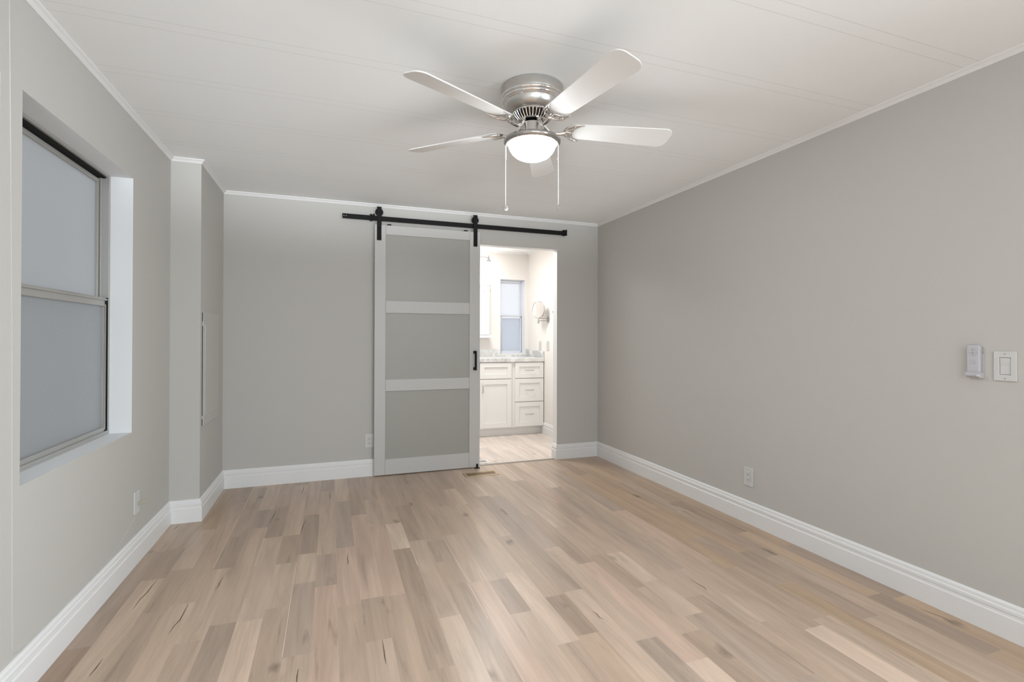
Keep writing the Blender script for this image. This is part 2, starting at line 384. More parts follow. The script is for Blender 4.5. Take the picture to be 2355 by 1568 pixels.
# strip: tone at the far wall, then (pixel row of a joint, strip-centre column, tone nearer than it)
PL = {-4: ['M', (355, 1270, 'D'), (181, 1490, 'B')], -3: ['M', (400, 1263, 'D'), (352, 1333, 'L')], -2: ['W', (479, 1218, 'L'), (413, 1310, 'D'), (340, 1410, 'M')],
      -1: ['D', (552, 1156, 'M'), (420, 1388, 'L')], 0: ['L', (600, 1122, 'D'), (576, 1172, 'M'), (545, 1235, 'D'), (515, 1307, 'L'), (417, 1479, 'M')],
      1: ['L', (615, 1172, 'G'), (599, 1214, 'L'), (505, 1436, 'G')], 2: ['M', (643, 1166, 'D'), (632, 1235, 'L'), (578, 1426, 'V')],
      3: ['D', (694, 1116, 'L'), (671, 1231, 'D'), (659, 1295, 'L'), (620, 1400, 'M')], 4: ['M', (717, 1184, 'D'), (700, 1274, 'L'), (700, 1340, 'G'), (683, 1507, 'L')],
      5: ['D', (754, 1129, 'L'), (747, 1275, 'G'), (750, 1347, 'P')], 6: ['L', (786, 1153, 'G'), (791, 1259, 'P'), (801, 1392, 'M')],
      7: ['D', (822, 1184, 'P'), (855, 1375, 'M'), (871, 1472, 'L')], 8: ['M', (854, 1148, 'L'), (868, 1209, 'P'), (905, 1369, 'M')],
      9: ['M', (904, 1203, 'V'), (922, 1262, 'D'), (1010, 1537, 'M')], 10: ['M', (926, 1162, 'D'), (956, 1243, 'L'), (1030, 1418, 'V')],
      11: ['D', (935, 1114, 'M'), (1000, 1243, 'G'), (1023, 1290, 'M'), (1057, 1340, 'D')], 12: ['M', (977, 1134, 'M'), (1033, 1230, 'L'), (1102, 1337, 'P')],
      13: ['M', (1030, 1162, 'L'), (1142, 1333, 'D'), (1195, 1409, 'L')], 14: ['M', (1033, 1124, 'V'), (1065, 1160, 'L'), (1180, 1314, 'V'), (1300, 1479, 'M')],
      15: ['L', (1180, 1230, 'M'), (1280, 1369, 'D'), (1350, 1458, 'M')], 16: ['V', (1111, 1141, 'G'), (1316, 1358, 'L')],
      17: ['L', (1150, 1140, 'G'), (1260, 1260, 'L'), (1480, 1470, 'G')], 18: ['L', (1240, 1180, 'M'), (1350, 1294, 'P'), (1605, 1517, 'V')],
      19: ['L', (1300, 1210, 'L'), (1350, 1280, 'D'), (1458, 1353, 'M'), (1600, 1450, 'D')], 20: ['V', (1190, 1105, 'M'), (1410, 1271, 'V'), (1500, 1335, 'L'), (1605, 1410, 'G')],
      21: ['L', (1240, 1110, 'P'), (1340, 1150, 'G'), (1342, 1189, 'M'), (1600, 1370, 'D')], 22: ['V', (1276, 1121, 'G'), (1558, 1309, 'L'), (1750, 1430, 'M')],
      23: ['M', (1330, 1130, 'L'), (1500, 1240, 'M'), (1700, 1360, 'L')], 24: ['G', (1425, 1174, 'P'), (1640, 1290, 'M'), (1867, 1443, 'V')],
      25: ['M', (1300, 1080, 'W'), (1500, 1200, 'W'), (1690, 1303, 'M')], 26: ['B', (1337, 1091, 'W'), (1607, 1236, 'D'), (1800, 1340, 'W')],
      27: ['W', (1513, 1167, 'W'), (1700, 1270, 'D'), (1993, 1422, 'L')], 28: ['W', (1429, 1109, 'D'), (1560, 1175, 'M'), (1775, 1279, 'L'), (1950, 1365, 'M')],
      29: ['W', (1540, 1155, 'B'), (1700, 1225, 'W'), (2000, 1370, 'D'), (2280, 1502, 'W')], 30: ['M', (1480, 1100, 'W'), (1800, 1255, 'D'), (2058, 1375, 'W')]}
def floor_planks(name, x0, x1, y0, y1, z, table, along_y=True, tn=None):
    me = bpy.data.meshes.new(name); vs = []; fs = []; cols = []; rnds = []; mi = []
    rg = random.Random(11)
    def quad(a0, a1, b0, b1, c, rv, m=0, dz=0):
        n = len(vs)
        vs.extend([(a0, b0, z + dz), (a1, b0, z + dz), (a1, b1, z + dz), (a0, b1, z + dz)]); fs.append((n, n + 1, n + 2, n + 3)); cols.append(c); rnds.append(rv); mi.append(m)
    k0 = int(math.floor((x0 - PX0) / PW)); k1 = int(math.ceil((x1 - PX0) / PW))
    for k in range(k0, k1):
        a0, a1 = max(x0, PX0 + k * PW), min(x1, PX0 + (k + 1) * PW)
        if a1 - a0 < 1e-4: continue
        joints = []; cur = rg.choice(tn or 'LMMLDG'); y = y1
        if table and k in table:
            cur = table[k][0]
            ys = [(onfloor(u, v)[1], t) for u, v, t in table[k][1:]]
            for yj, t in ys:
                if yj < y - .01: joints.append((y, yj, cur)); y = yj; cur = t
        while y > y0 + 1e-4:
            ln = rg.uniform(.35, 1.1); yn = max(y0, y - ln)
            joints.append((y, yn, cur)); y = yn; cur = rg.choice(tn or 'LMMLDGPV')
        for ya, yb, t in joints:
            j = rg.uniform(.94, 1.06); h = rg.uniform(-.02, .02); c = (T[t][0] * j, T[t][1] * j * (1 - h * .4), T[t][2] * j * (1 - h))
            quad(a0, a1, yb, ya, c, rg.random())
    # worn light bevels where the photograph shows them open
    if table:
        for k, (p, q) in ((-2, ((520, 1127), (498, 1159))), (0, ((584, 1123), (553, 1173))), (0, ((552, 1183), (490, 1307))), (2, ((607, 1237), (585, 1302))),
                          (4, ((680, 1295), (649, 1511))), (10, ((943, 1261), (959, 1300))), (12, ((1074, 1343), (1120, 1424))), (19, ((1384, 1208), (1463, 1265)))):
            xa, ya = onfloor(*p); xb, yb = onfloor(*q); xs = PX0 + k * PW
            quad(xs - .0013, xs + .0013, yb, ya, (1, 1, 1), 0, 1, .0003)
    for v in range(len(vs)): pass
    base = len(vs)
    vs.extend([(x0, y0, z - .03), (x1, y0, z - .03), (x1, y1, z - .03), (x0, y1, z - .03)]); fs.append((base + 3, base + 2, base + 1, base)); cols.append(T['M']); rnds.append(.5); mi.append(0)
    # hairline checks in the boards
    if table:
        for pts in ([(362, 1333), (350, 1347), (338, 1363), (322, 1378), (306, 1400)], [(433, 1388), (425, 1405), (414, 1425), (400, 1440), (388, 1458)],
                    [(513, 1327), (505, 1340), (503, 1347), (494, 1355)], [(800, 1273), (799, 1285), (801, 1293), (797, 1300)], [(686, 1538), (683, 1556), (681, 1580)],
                    [(879, 1472), (883, 1495), (885, 1512), (888, 1527)], [(1363, 1406), (1372, 1411), (1378, 1419), (1388, 1424)], [(1588, 1332), (1605, 1343), (1620, 1351), (1625, 1357)],
                    [(2120, 1402), (2150, 1412), (2174, 1422), (2190, 1431)], [(700, 1117), (697, 1127), (693, 1138)], [(758, 1129), (759, 1141), (757, 1150)],
                    [(703, 1195), (696, 1212), (690, 1230)], [(1060, 1145), (1068, 1146)], [(635, 1172), (629, 1186), (620, 1203)], [(412, 1206), (405, 1213), (396, 1220)],
                    [(1690, 1246), (1720, 1259)], [(205, 1555), (220, 1537), (236, 1515)]):
            P = [Vector((*onfloor(*p), z + .0004)) for p in pts]
            for i in range(len(P) - 1):
                t = (P[i + 1] - P[i]).normalized(); w = Vector((-t.y, t.x, 0))
                wa = .0016 * math.sin(PI * (i + .15) / (len(P) - .7)) + .0004; wb = .0016 * math.sin(PI * min(1, (i + 1.15) / (len(P) - .7))) + .0003
                n = len(vs); vs.extend([tuple(P[i] - w * wa), tuple(P[i] + w * wa), tuple(P[i + 1] + w * wb), tuple(P[i + 1] - w * wb)])
                fs.append((n + 3, n + 2, n + 1, n)); cols.append((1, 1, 1)); rnds.append(0); mi.append(2)
    if not along_y:
        vs = [(x, y, zz) for x, y, zz in vs]
    me.from_pydata(vs, [], fs)
    for m in (PLANK, GROOVE, CRACK): me.materials.append(m)
    ca = me.attributes.new('plank', 'FLOAT_COLOR', 'CORNER'); ra = me.attributes.new('rnd', 'FLOAT', 'FACE')
    for p in me.polygons:
        ra.data[p.index].value = rnds[p.index]; p.material_index = mi[p.index]
        for li in p.loop_indices: ca.data[li].color = (*cols[p.index], 1)
        if p.normal.z < 0 and p.index != len(fs) and vs[fs[p.index][0]][2] > z - .01: p.flip()
    o = bpy.data.objects.new(name, me); COL.objects.link(o); o['kind'] = 'structure'
    return o
floor_planks('floor', -L1 - .02, R + .02, YB - .02, D + .004, 0, PL)
floor_planks('floor_bathroom', BX0 - .02, R + .02, D + .03, BY1 + .02, BZ, None, tn='ZZZY')
mb = MB(); mb.box(-L1 - .3, R + .3, YB - .3, BY1 + .4, BZ - .08, BZ - .052); struct('floor_slab', mb, EXTW)
# threshold strip of the doorway
mb = MB(); mb.prism([(D - .006, .0005), (D + .004, .006), (D + .03, .005), (D + .05, BZ), (D - .006, BZ)], DW0 - .02, DW1, 'yz')
struct('trim_threshold', mb, THRESH)

# ------------------------------------------------------------------ baseboards and cornice
BASE = [(0, 0), (.0165, 0), (.0165, .086), (.0125, .0895), (.0118, .101), (.0145, .104), (.0140, .116), (.0095, .1195), (.0088, .131), (.0045, .1385), (0, .140)]
CROWN = [(0, -.024), (.0035, -.024), (.0055, -.021), (.012, -.012), (.019, -.007), (.0215, -.0045), (.0215, 0), (0, 0)]
def sweep(pts, prof, z, names, m, close_ends=True):
    """pts: plan polyline, room on the LEFT of travel; one mesh per segment with mitred ends"""
    P = [Vector((x, y, 0)) for x, y in pts]; n = len(P); out = []
    nr = []
    for i in range(n - 1):
        t = (P[i + 1] - P[i]).normalized(); nr.append(Vector((-t.y, t.x, 0)))
    def miter(i):
        if i == 0: return nr[0]
        if i == n - 1: return nr[-1]
        a, b = nr[i - 1], nr[i]; return (a + b) / (1 + a.dot(b))
    for i in range(n - 1):
        if names[i] is None: continue
        mb = MB(); ma, mbq = miter(i), miter(i + 1)
        A = [P[i] + ma * o + Vector((0, 0, z + h)) for o, h in prof]; B = [P[i + 1] + mbq * o + Vector((0, 0, z + h)) for o, h in prof]
        k = len(prof)
        mb.add(A + B, [(j, (j + 1) % k, k + (j + 1) % k, k + j) for j in range(k)] + [tuple(range(k))[::-1], tuple(range(k, 2 * k))])
        struct(names[i], mb, m)
plan = [(-L1, YB), (R, YB), (R, D), (-L2, D), (-L2, D1), (-L1, D1), (-L1, YB)]
sweep(plan[1:], CROWN, CE, ['trim_cornice_right', 'trim_cornice_back', 'trim_cornice_chase', 'trim_cornice_jog', 'trim_cornice_left'], TRIM)
# the baseboard of the right wall turns the corner and ends at the doorway
sweep([(R, YB), (R, D), (DW1, D), (DW1, D + BT)], BASE, 0, ['baseboard_right', 'baseboard_back_right', 'baseboard_doorway'], TRIM)
sweep([(DW0 - .02, D), (-L2, D), (-L2, D1), (-L1, D1), (-L1, YB)], BASE, 0, ['baseboard_back', 'baseboard_chase', 'baseboard_jog', 'baseboard_left'], TRIM)
VY = 5.69
sweep([(R, D + BT), (R, VY + .06)], BASE, BZ, ['baseboard_bathroom'], TRIM)
sweep([(R, D + BT), (R, BY1), (BX0, BY1)], CROWN, CE, ['trim_cornice_bathroom_right', 'trim_cornice_bathroom'], TRIM)

# ------------------------------------------------------------------ windows (local: x along, y outward, z up from the sill)
def window(name, w, h, dep, split, pu, pl, gm=None, fm=None):
    fm = fm or ALU
    root = bpy.data.objects.new(name, None); COL.objects.link(root); root['kind'] = 'structure'; WL[name] = Vector((0, 0, 0))
    fw = .016
    f = MB()
    f.box(0, fw, dep, dep + .07, 0, h); f.box(w - fw, w, dep, dep + .07, 0, h); f.box(fw, w - fw, dep, dep + .07, h - .010, h)
    f.box(fw, w - fw, dep, dep + .07, 0, .012); f.box(fw, w - fw, dep, dep + .004, .012, .02)
    f.box(fw, fw + .006, dep + .030, dep + .036, split, h - .01); f.box(w - fw - .006, w - fw, dep + .030, dep + .036, split, h - .01)
    obj('window_frame', f, fm, root, bevel=.0012)
    g = MB(); g.box(fw, w - fw, dep + .014, dep + .05, h - .0168, h - .0101); g.box(w - fw - .007, w - fw - .0002, dep + .002, dep + .03, .013, split + .02); g.box(fw + .0002, fw + .006, dep + .002, dep + .03, .013, split + .02)
    g.box(w - fw - .022, w - fw - .012, dep + .001, dep + .006, split - .012, split + .004)
    g.box(w - fw - .022, w - fw - .012, dep + .001, dep + .006, .016, .026)
    obj('gasket', g, gm or GAP, root, label='rubber gasket around the sash')
    def sash(nm, z0, z1, y0, y1, st, bt, tp, pm, mid):
        s = MB(); a, b = fw + .006, w - fw - .008
        s.box(a, a + st, y0, y1, z0, z1); s.box(b - st, b, y0, y1, z0, z1)
        s.box(a + st, b - st, y0, y1, z0, z0 + bt); s.box(a + st, b - st, y0, y1, z1 - tp, z1)
        if mid: s.box(a + .003, b - .003, y0 - .006, y0, z1 - .012, z1 - .004)
        else: pass
        o = obj(nm, s, fm, root, bevel=.0015)
        p = MB(); ym = (y0 + y1) / 2; x0, x1, q0, q1 = a + st - .004, b - st + .004, z0 + bt - .004, z1 - tp + .004
        p.quad((x0, ym, q0), (x1, ym, q0), (x1, ym, q1), (x0, ym, q1), 0)
        p.add([(x0, ym, q0), (x1, ym, q0), (x1, ym, q1), (x0, ym, q1), (x0, ym + .004, q0), (x1, ym + .004, q0), (x1, ym + .004, q1), (x0, ym + .004, q1)],
              [(4, 7, 6, 5), (0, 4, 5, 1), (1, 5, 6, 2), (2, 6, 7, 3), (3, 7, 4, 0)], 1)
        obj('pane', p, [pm, CLEAR], o, fixn=False)
    sash('upper_sash', split + .001, h - .024, dep + .038, dep + .058, .014, .018, .018, pu, False)
    sash('lower_sash', .014, split + .018, dep + .006, dep + .030, .018, .026, .040, pl, True)
    return root
w1 = window('window_1', W1Y1 - W1Y0, WZ1 - WZ0, .094, .654, PANE_U, PANE_L)
w1.location = (-L1, W1Y0, WZ0); w1.rotation_euler = (0, 0, PI / 2)
w2 = dup(w1, (-L1, W2Y0, WZ0), (0, 0, PI / 2)); w2.name = 'window_2'; w2['kind'] = 'structure'
w3 = window('window_3', BWX1 - BWX0, BWZ1 - BWZ0, .062, .49, PANE_BU, PANE_BL, HOOKM, mat('silver_window_frame', srgb(214, 216, 222), .4)); w3.location = (BWX0, BY1, BWZ0)

# ------------------------------------------------------------------ sliding barn door
DX0, DX1, DY0, DY1, DZ0, DZ1 = .343, 1.256, 4.312, 4.347, .007, 2.103
door = thing('barn_door', 'grey-white sliding barn door with three frosted panels, hanging from the black rail', 'door', ((DX0 + DX1) / 2, DY0, DZ0))
SX0, SX1 = .433, 1.160
mb = MB()
mb.box(DX0, SX0, DY0, DY1, DZ0, DZ1); mb.box(SX1, DX1, DY0, DY1, DZ0, DZ1)
obj('stile', mb, DOORP, door, bevel=.0018)
mb = MB()
for a, b in ((DZ0, .138), (.708, .806), (1.366, 1.468), (2.025, DZ1)): mb.box(SX0 + .0006, SX1 - .0006, DY0 + .0004, DY1, a, b)
obj('rail', mb, DOORP, door, bevel=.0018)
for a, b in ((.138, .708), (.806, 1.366), (1.468, 2.025)):
    mb = MB(); mb.box(SX0 - .004, SX1 + .004, DY0 + .011, DY1 - .011, a - .004, b + .004)
    obj('glass_panel', mb, DGLASS, door, label='grey frosted glass panel')
for xs in (.378, 1.212):
    mb = MB(); yf = DY0 - .0065
    mb.box(xs - .018, xs + .018, yf, yf + .006, 1.972, 2.249)
    mb.box(xs - .018, xs + .018, yf, yf + .024, 2.249, 2.253)
    hg = obj('hanger', mb, BLACK, door, bevel=.002, label='black strap hanger')
    w = MB(); Mx = Matrix.Rotation(PI / 2, 4, 'X')
    w.lathe([(.006, -.006), (.0315, -.006), (.0325, -.004), (.030, 0), (.0325, .004), (.0315, .006), (.006, .006)], (xs, yf + .0165, 2.2095), 40, 0, Mx)
    obj('wheel', w, BLACK, hg, smooth=True)
    b = MB()
    for zz in (2.2095, 2.075, 1.995):
        b.lathe([(0.0001, .004), (.006, .003), (.0075, 0), (.0075, -.0012)], (xs, yf, zz), 20, 0, Mx)
    obj('bolt', b, BLACK, hg, smooth=True)
# bumps on top of the door that stop it jumping off
for xs in (.462, 1.128):
    mb = MB(); mb.box(xs - .016, xs + .016, DY0 + .006, DY1 - .006, DZ1, DZ1 + .012); obj('anti_jump_block', mb, BLACK, door, bevel=.003)
hd = MB(); hx = 1.2075; hy = DY0
for zz in (.884, 1.030): hd.box(hx - .0125, hx + .0125, hy - .006, hy, zz - .0125, zz + .0125); hd.box(hx - .0075, hx + .0075, hy - .034, hy - .004, zz + (-.008 if zz > .95 else -.006), zz + (.006 if zz > .95 else .008))
hd.box(hx - .0085, hx + .0085, hy - .046, hy - .034, .884 - .012, 1.030 + .012)
obj('handle', hd, BLACK, door, bevel=.002, label='black pull handle')

rail = thing('door_rail', 'long black steel rail on the wall above the doorway, carrying the barn door', 'rail', (1.1, D, 2.16))
RY0, RY1 = DY0 + .006, DY0 + .0125
mb = MB(); mb.box(.086, 2.112, RY0, RY1, 2.137, 2.1765); obj('bar', mb, BLACK, rail, bevel=.0015)
for xs in (.16, .55, .95, 1.36, 1.78, 2.06):
    m2 = MB(); m2.lathe([(.0001, -.003), (.007, -.0025), (.0085, 0), (.009, .002), (.009, D - RY0)], (xs, RY0, 2.155), 16, 0, Matrix.Rotation(-PI / 2, 4, 'X'))
    obj('standoff', m2, BLACK, rail, smooth=True)
for xs in (.098, .116, 2.078):
    mb = MB().lathe([(.0001, -.0012), (.003, -.001), (.0035, 0), (.0035, .002)], (xs, RY0, 2.158), 12, 0, Matrix.Rotation(-PI / 2, 4, 'X'))
    obj('screw', mb, NICKEL, rail, smooth=True, label='small pale screw head')
for xs in (.325, 2.098):
    m2 = MB(); m2.box(xs - .022, xs - .002, RY0 - .012, RY1 + .006, 2.130, 2.186); m2.box(xs + .003, xs + .016, RY0 - .016, RY0 - .002, 2.133, 2.189)
    m2.box(xs - .006, xs + .006, RY0 - .006, RY0 + .002, 2.14, 2.18)
    obj('stop', m2, BLACK, rail, bevel=.002)
mb = MB(); gx = 1.232
mb.box(gx - .03, gx + .022, DY0 - .028, DY0 - .004, 0, .004); mb.box(gx - .008, gx + .008, DY0 - .012, DY0 - .003, .003, .036)
g = obj('floor_guide', mb, BLACK, None, bevel=.001); tag(g, 'small black floor guide at the bottom right corner of the barn door', 'door guide')

# ------------------------------------------------------------------ ceiling fan
FX, FY = .8515, 2.0904
fan = thing('ceiling_fan', 'flush ceiling fan with five white blades, nickel motor and a lit glass bowl', 'ceiling fan', (FX, FY, CE))
F = lambda prof: MB().lathe(prof, (FX, FY, 0), 96)
obj('canopy', F([(.130, CE - .0005), (.1395, CE - .003), (.1405, CE - .036), (.1395, CE - .040)]), NICKEL, fan, smooth=30, label='brushed nickel canopy')
obj('trim_band', F([(.1395, CE - .040), (.1425, CE - .043), (.1435, CE - .047), (.1415, CE - .052), (.1365, CE - .055), (.1375, CE - .059), (.1350, CE - .064), (.1310, CE - .066), (.1315, CE - .070), (.1285, CE - .073)]), CHROME, fan, smooth=50, label='polished stepped band')
obj('motor_housing', F([(.1285, CE - .073), (.1265, CE - .084), (.1215, CE - .096), (.1130, CE - .106), (.1000, CE - .1125), (.0930, CE - .114)]), NICKEL, fan, smooth=60)
vr = MB(); z1, z0 = CE - .1145, CE - .150
vr.lathe([(.090, z1 + .001), (.0945, z1), (.0945, z1 - .004), (.089, z1 - .006)], (FX, FY, 0), 96)
vr.lathe([(.066, z0 + .003), (.068, z0 + .006), (.071, z0 + .002), (.067, z0 - .002), (.060, z0 - .002)], (FX, FY, 0), 96)
for k in range(36):
    a = 2 * PI * k / 36
    p = Vector((FX + .0905 * math.cos(a), FY + .0905 * math.sin(a), z1 - .005)); q = Vector((FX + .068 * math.cos(a), FY + .068 * math.sin(a), z0 + .003))
    vr.tube([p, (p + q) / 2 + Vector((math.cos(a), math.sin(a), -.3)) * .002, q], .0026, 6)
vo = obj('vent_ring', vr, CHROME, fan, smooth=40, label='chrome vent ring with upright slots')
obj('motor_core', F([(.083, z1), (.060, z0 + .002), (.050, z0), (.024, z0 - .004), (.024, CE - .178)]), DARKMETAL, fan, smooth=40)
obj('switch_housing', F([(.0001, CE - .158), (.048, CE - .158), (.0525, CE - .161), (.0525, CE - .20), (.0535, CE - .212), (.062, CE - .2185)]), NICKEL, fan, smooth=40)
obj('light_ring', F([(.062, CE - .2185), (.085, CE - .2205), (.112, CE - .2245), (.124, CE - .229), (.1285, CE - .2355), (.1280, CE - .2425), (.1235, CE - .2490), (.1170, CE - .2525), (.1110, CE - .2525), (.1075, CE - .2500), (.1065, CE - .2455)]), RINGP, fan, smooth=60, label='pearl grey ring around the bowl')
obj('glass_bowl', F([(.1060, CE - .2460)] + [(.1060 * math.cos(t * PI / 2 / 14) ** .85 + 1e-5, CE - .2475 - .073 * math.sin(t * PI / 2 / 14)) for t in range(15)]), BOWL, fan, smooth=60, label='lit white glass bowl')
BZc, BLR0, BLR1 = 2.106, .165, .662
for k in range(5):
    A = 1.0846 - k * 2 * PI / 5
    M0 = Matrix.Translation((FX, FY, BZc)) @ Matrix.Rotation(A, 4, 'Z')
    MP = M0 @ Matrix.Rotation(math.radians(-14), 4, 'X')
    # blade outline: narrow rounded root, wide rounded tip
    out = []
    n = 12
    hw0, hw1, rc = .050, .066, .042
    for i in range(n + 1):
        t = PI / 2 * i / n; out.append((BLR1 - rc + rc * math.sin(t), -hw1 + rc - rc * math.cos(t)))
    for i in range(n + 1):
        t = PI / 2 * i / n; out.append((BLR1 - rc + rc * math.cos(t), hw1 - rc + rc * math.sin(t)))
    for i in range(n + 1):
        t = PI / 2 * i / n; out.append((BLR0 + .03 - .03 * math.sin(t), hw0 - .03 + .03 * math.cos(t)))
    for i in range(n + 1):
        t = PI / 2 * i / n; out.append((BLR0 + .03 - .03 * math.cos(t), -hw0 + .03 - .03 * math.sin(t)))
    mb = MB(); mb.prism(out, 0, .0055, 'xy', 0, MP)
    bl = obj('blade', mb, BLADE, fan, bevel=.0012, smooth=30)
    ir = MB()
    W = lambda x, y, z: MP @ Vector((x, y, z))
    H = lambda x, y, z: M0 @ Vector((x, y, z))
    arm = [H(.052, 0, .030), H(.062, 0, .012), H(.078, 0, -.006), H(.100, 0, -.0165), H(.125, 0, -.015), H(.150, 0, -.009)]
    ir.tube(arm, [.011, .010, .0085, .008, .0085, .010], 12)
    def curve(pts, r): ir.tube([W(x, y, -.0055) for x, y in pts], r, 8)
    for s in (1, -1):
        curve([(.147, 0), (.149, .013 * s), (.156, .028 * s), (.171, .041 * s), (.190, .050 * s), (.212, .055 * s), (.232, .055 * s)], [.0062, .0060, .0056, .0052, .0046, .0036, .0016])
        curve([(.232, .055 * s), (.214, .046 * s), (.199, .036 * s), (.190, .024 * s), (.187, .010 * s), (.180, 0)], [.0016, .0028, .0030, .0030, .0028, .0028])
        curve([(.150, .004 * s), (.163, .012 * s), (.176, .022 * s), (.192, .030 * s)], [.0036, .0030, .0028, .0024])
        curve([(.171, .041 * s), (.179, .033 * s), (.186, .022 * s)], [.0028, .0026, .0026])
    curve([(.148, 0), (.165, 0), (.182, 0)], [.0058, .0046, .003])
    for x, y in ((.172, 0), (.190, .041), (.190, -.041)): ir.ball(W(x, y, -.0075), .0042, 10, 6)
    obj('blade_iron', ir, CHROME, bl, smooth=45, label='scrolled chrome blade bracket')
for s, dx, dy, zb, fob in ((-1, -.112, .0405, 1.7450, 'disc'), (1, .1115, -.0405, 1.7520, 'bell')):
    cx, cy = FX + dx, FY + dy; zt = CE - .243
    mb = MB(); mb.tube([(cx, cy, zt + .006), (cx, cy, zt - .006)], .004, 10); mb.tube([(cx, cy, zt - .004), (cx, cy, zt - .072)], .0016, 8); mb.tube([(cx, cy, zt - .070), (cx, cy, zt - .075)], .0026, 8)
    z = zt - .076
    while z > zb + .014:
        mb.ball((cx, cy, z), .0013, 6, 4); z -= .0038
    mb.tube([(cx, cy, zt - .07), (cx, cy, zb + .01)], .0006, 5)
    pc = obj('pull_chain', mb, NICKEL, fan, smooth=50, label='beaded pull chain')
    f = MB()
    if fob == 'disc':
        f.lathe([(.0001, -.0022), (.0095, -.002), (.0122, -.001), (.0122, .001), (.0095, .002), (.0001, .0022)], (cx, cy, zb), 28, 0, Matrix.Rotation(-YAW, 4, 'Z') @ Matrix.Rotation(PI / 2, 4, 'X'))
    else:
        f.lathe([(.0001, zb + .012), (.0022, zb + .011), (.0032, zb + .006), (.0038, zb - .006), (.0034, zb - .012), (.0001, zb - .012)], (cx, cy, 0), 16)
    obj('pull_fob', f, HOOKM, pc, smooth=50)

# ------------------------------------------------------------------ outlets, switch, remote (local: plate in x-z plane, facing -y)
def rbox(x0, x1, z0, z1, y0, y1, r=.004, n=4):
    pts = []
    for cx, cz, a0 in ((x1 - r, z0 + r, -PI / 2), (x1 - r, z1 - r, 0), (x0 + r, z1 - r, PI / 2), (x0 + r, z0 + r, PI)):
        for i in range(n + 1): a = a0 + PI / 2 * i / n; pts.append((cx + r * math.cos(a), cz + r * math.sin(a)))
    return MB().prism(pts, y0, y1, 'xz')
def outlet(label):
    t = thing('wall_outlet', label, 'outlet')
    obj('cover_plate', rbox(-.0355, .0355, -.0575, .0575, -.006, 0), PLASTIC, t, bevel=.0018)
    obj('socket_face', rbox(-.0168, .0168, -.0335, .0335, -.0082, -.005, .002), PLASTIC, t, bevel=.0008)
    s = MB()
    for zc in (.0165, -.0165):
        s.box(-.0075, -.0050, -.0086, -.0078, zc - .003, zc + .006); s.box(.0050, .0075, -.0086, -.0078, zc - .002, zc + .006)
        s.lathe([(.0001, -.0005), (.0026, -.0004), (.0026, .0004)], (0, -.0082, zc - .0085), 12, 0, Matrix.Rotation(PI / 2, 4, 'X'))
    s.box(.0168, .0176, -.0064, -.0056, -.0335, .0335)
    obj('slot', s, SLOT, t, label='dark socket slots')
    for zc in (.0485, -.0485):
        s = MB().lathe([(.0001, .0011), (.0028, .0008), (.0032, 0)], (0, -.006, zc), 14, 0, Matrix.Rotation(PI / 2, 4, 'X'))
        obj('screw', s, NICKEL, t, smooth=True)
    return t
ot = outlet('white power outlet low on the right wall, above the baseboard')
RZ = -PI / 2        # on the right wall the plate faces -x
ot.location = (R, 2.461, .290); ot.rotation_euler = (0, 0, RZ)
dup(ot, (.308, D, .294), (0, 0, 0), 'white power outlet low on the back wall, half hidden by the barn door edge')
sw = thing('light_switch', 'white rocker light switch plate at the right edge of the right wall', 'light switch')
fr = MB()
o4 = [(-.0355, -.0575), (.0355, -.0575), (.0355, .0575), (-.0355, .0575)]; i4 = [(-.0175, -.034), (.0175, -.034), (.0175, .034), (-.0175, .034)]
for y in (-.0065, 0):
    fr.add([(a, y, b) for a, b in o4 + i4], [(0, 1, 5, 4), (1, 2, 6, 5), (2, 3, 7, 6), (3, 0, 4, 7)])
for L in (o4, i4):
    fr.add([(a, y, b) for y in (-.0065, 0) for a, b in L], [(0, 1, 5, 4), (1, 2, 6, 5), (2, 3, 7, 6), (3, 0, 4, 7)])
obj('cover_plate', fr, PLASTIC, sw, bevel=.0016)
rk = MB(); rk.add([(-.0162, -.0060, .0325), (.0162, -.0060, .0325), (.0162, -.0025, .0), (-.0162, -.0025, .0), (-.0162, -.0030, -.0325), (.0162, -.0030, -.0325),
                   (-.0162, 0, .0325), (.0162, 0, .0325), (.0162, 0, -.0325), (-.0162, 0, -.0325)],
                  [(0, 1, 2, 3), (3, 2, 5, 4), (6, 7, 1, 0), (4, 5, 8, 9), (0, 3, 4, 9, 6), (1, 7, 8, 5, 2), (9, 8, 7, 6)])
obj('rocker', rk, PLASTIC, sw, bevel=.0008)
for zc in (.0485, -.0485):
    s = MB().lathe([(.0001, .0011), (.0028, .0008), (.0032, 0)], (0, -.0065, zc), 14, 0, Matrix.Rotation(PI / 2, 4, 'X'))
    obj('screw', s, NICKEL, sw, smooth=True)
sw.location = (R, 1.183, 1.056); sw.rotation_euler = (0, 0, RZ)

cr = thing('remote_holder', 'small pale wall cradle holding the fan remote, left of the light switch', 'wall holder')
c = MB(); c.box(-.026, .026, -.004, 0, -.066, .03)
c.prism([(-.004, -.066), (-.0285, -.058), (-.0285, -.044), (-.0265, -.044), (-.0265, -.055), (-.004, -.0625)], -.026, .026, 'yz')
c.box(-.0262, -.0235, -.0285, 0, -.066, -.044); c.box(.0235, .0262, -.0285, 0, -.066, -.044)
obj('cradle', c, PLASTIC2, cr, bevel=.0012)
c = MB(); c.lathe([(.0001, .0035), (.0045, .003), (.0060, 0), (.0060, -.002)], (.0205, -.030, -.056), 18, 0, Matrix.Rotation(PI / 2, 4, 'X'))
obj('knob', c, PLASTIC, cr, smooth=50)
cr.location = (R, 1.278, 1.071); cr.rotation_euler = (0, 0, RZ)
rm = thing('remote_control', 'slim pale fan remote with round button pads, resting in the wall cradle', 'remote control')
b = rbox(-.0225, .0225, -.060, .066, -.0225, -.0045, .009, 6); obj('body', b, PLASTIC2, rm, bevel=.004, segs=3)
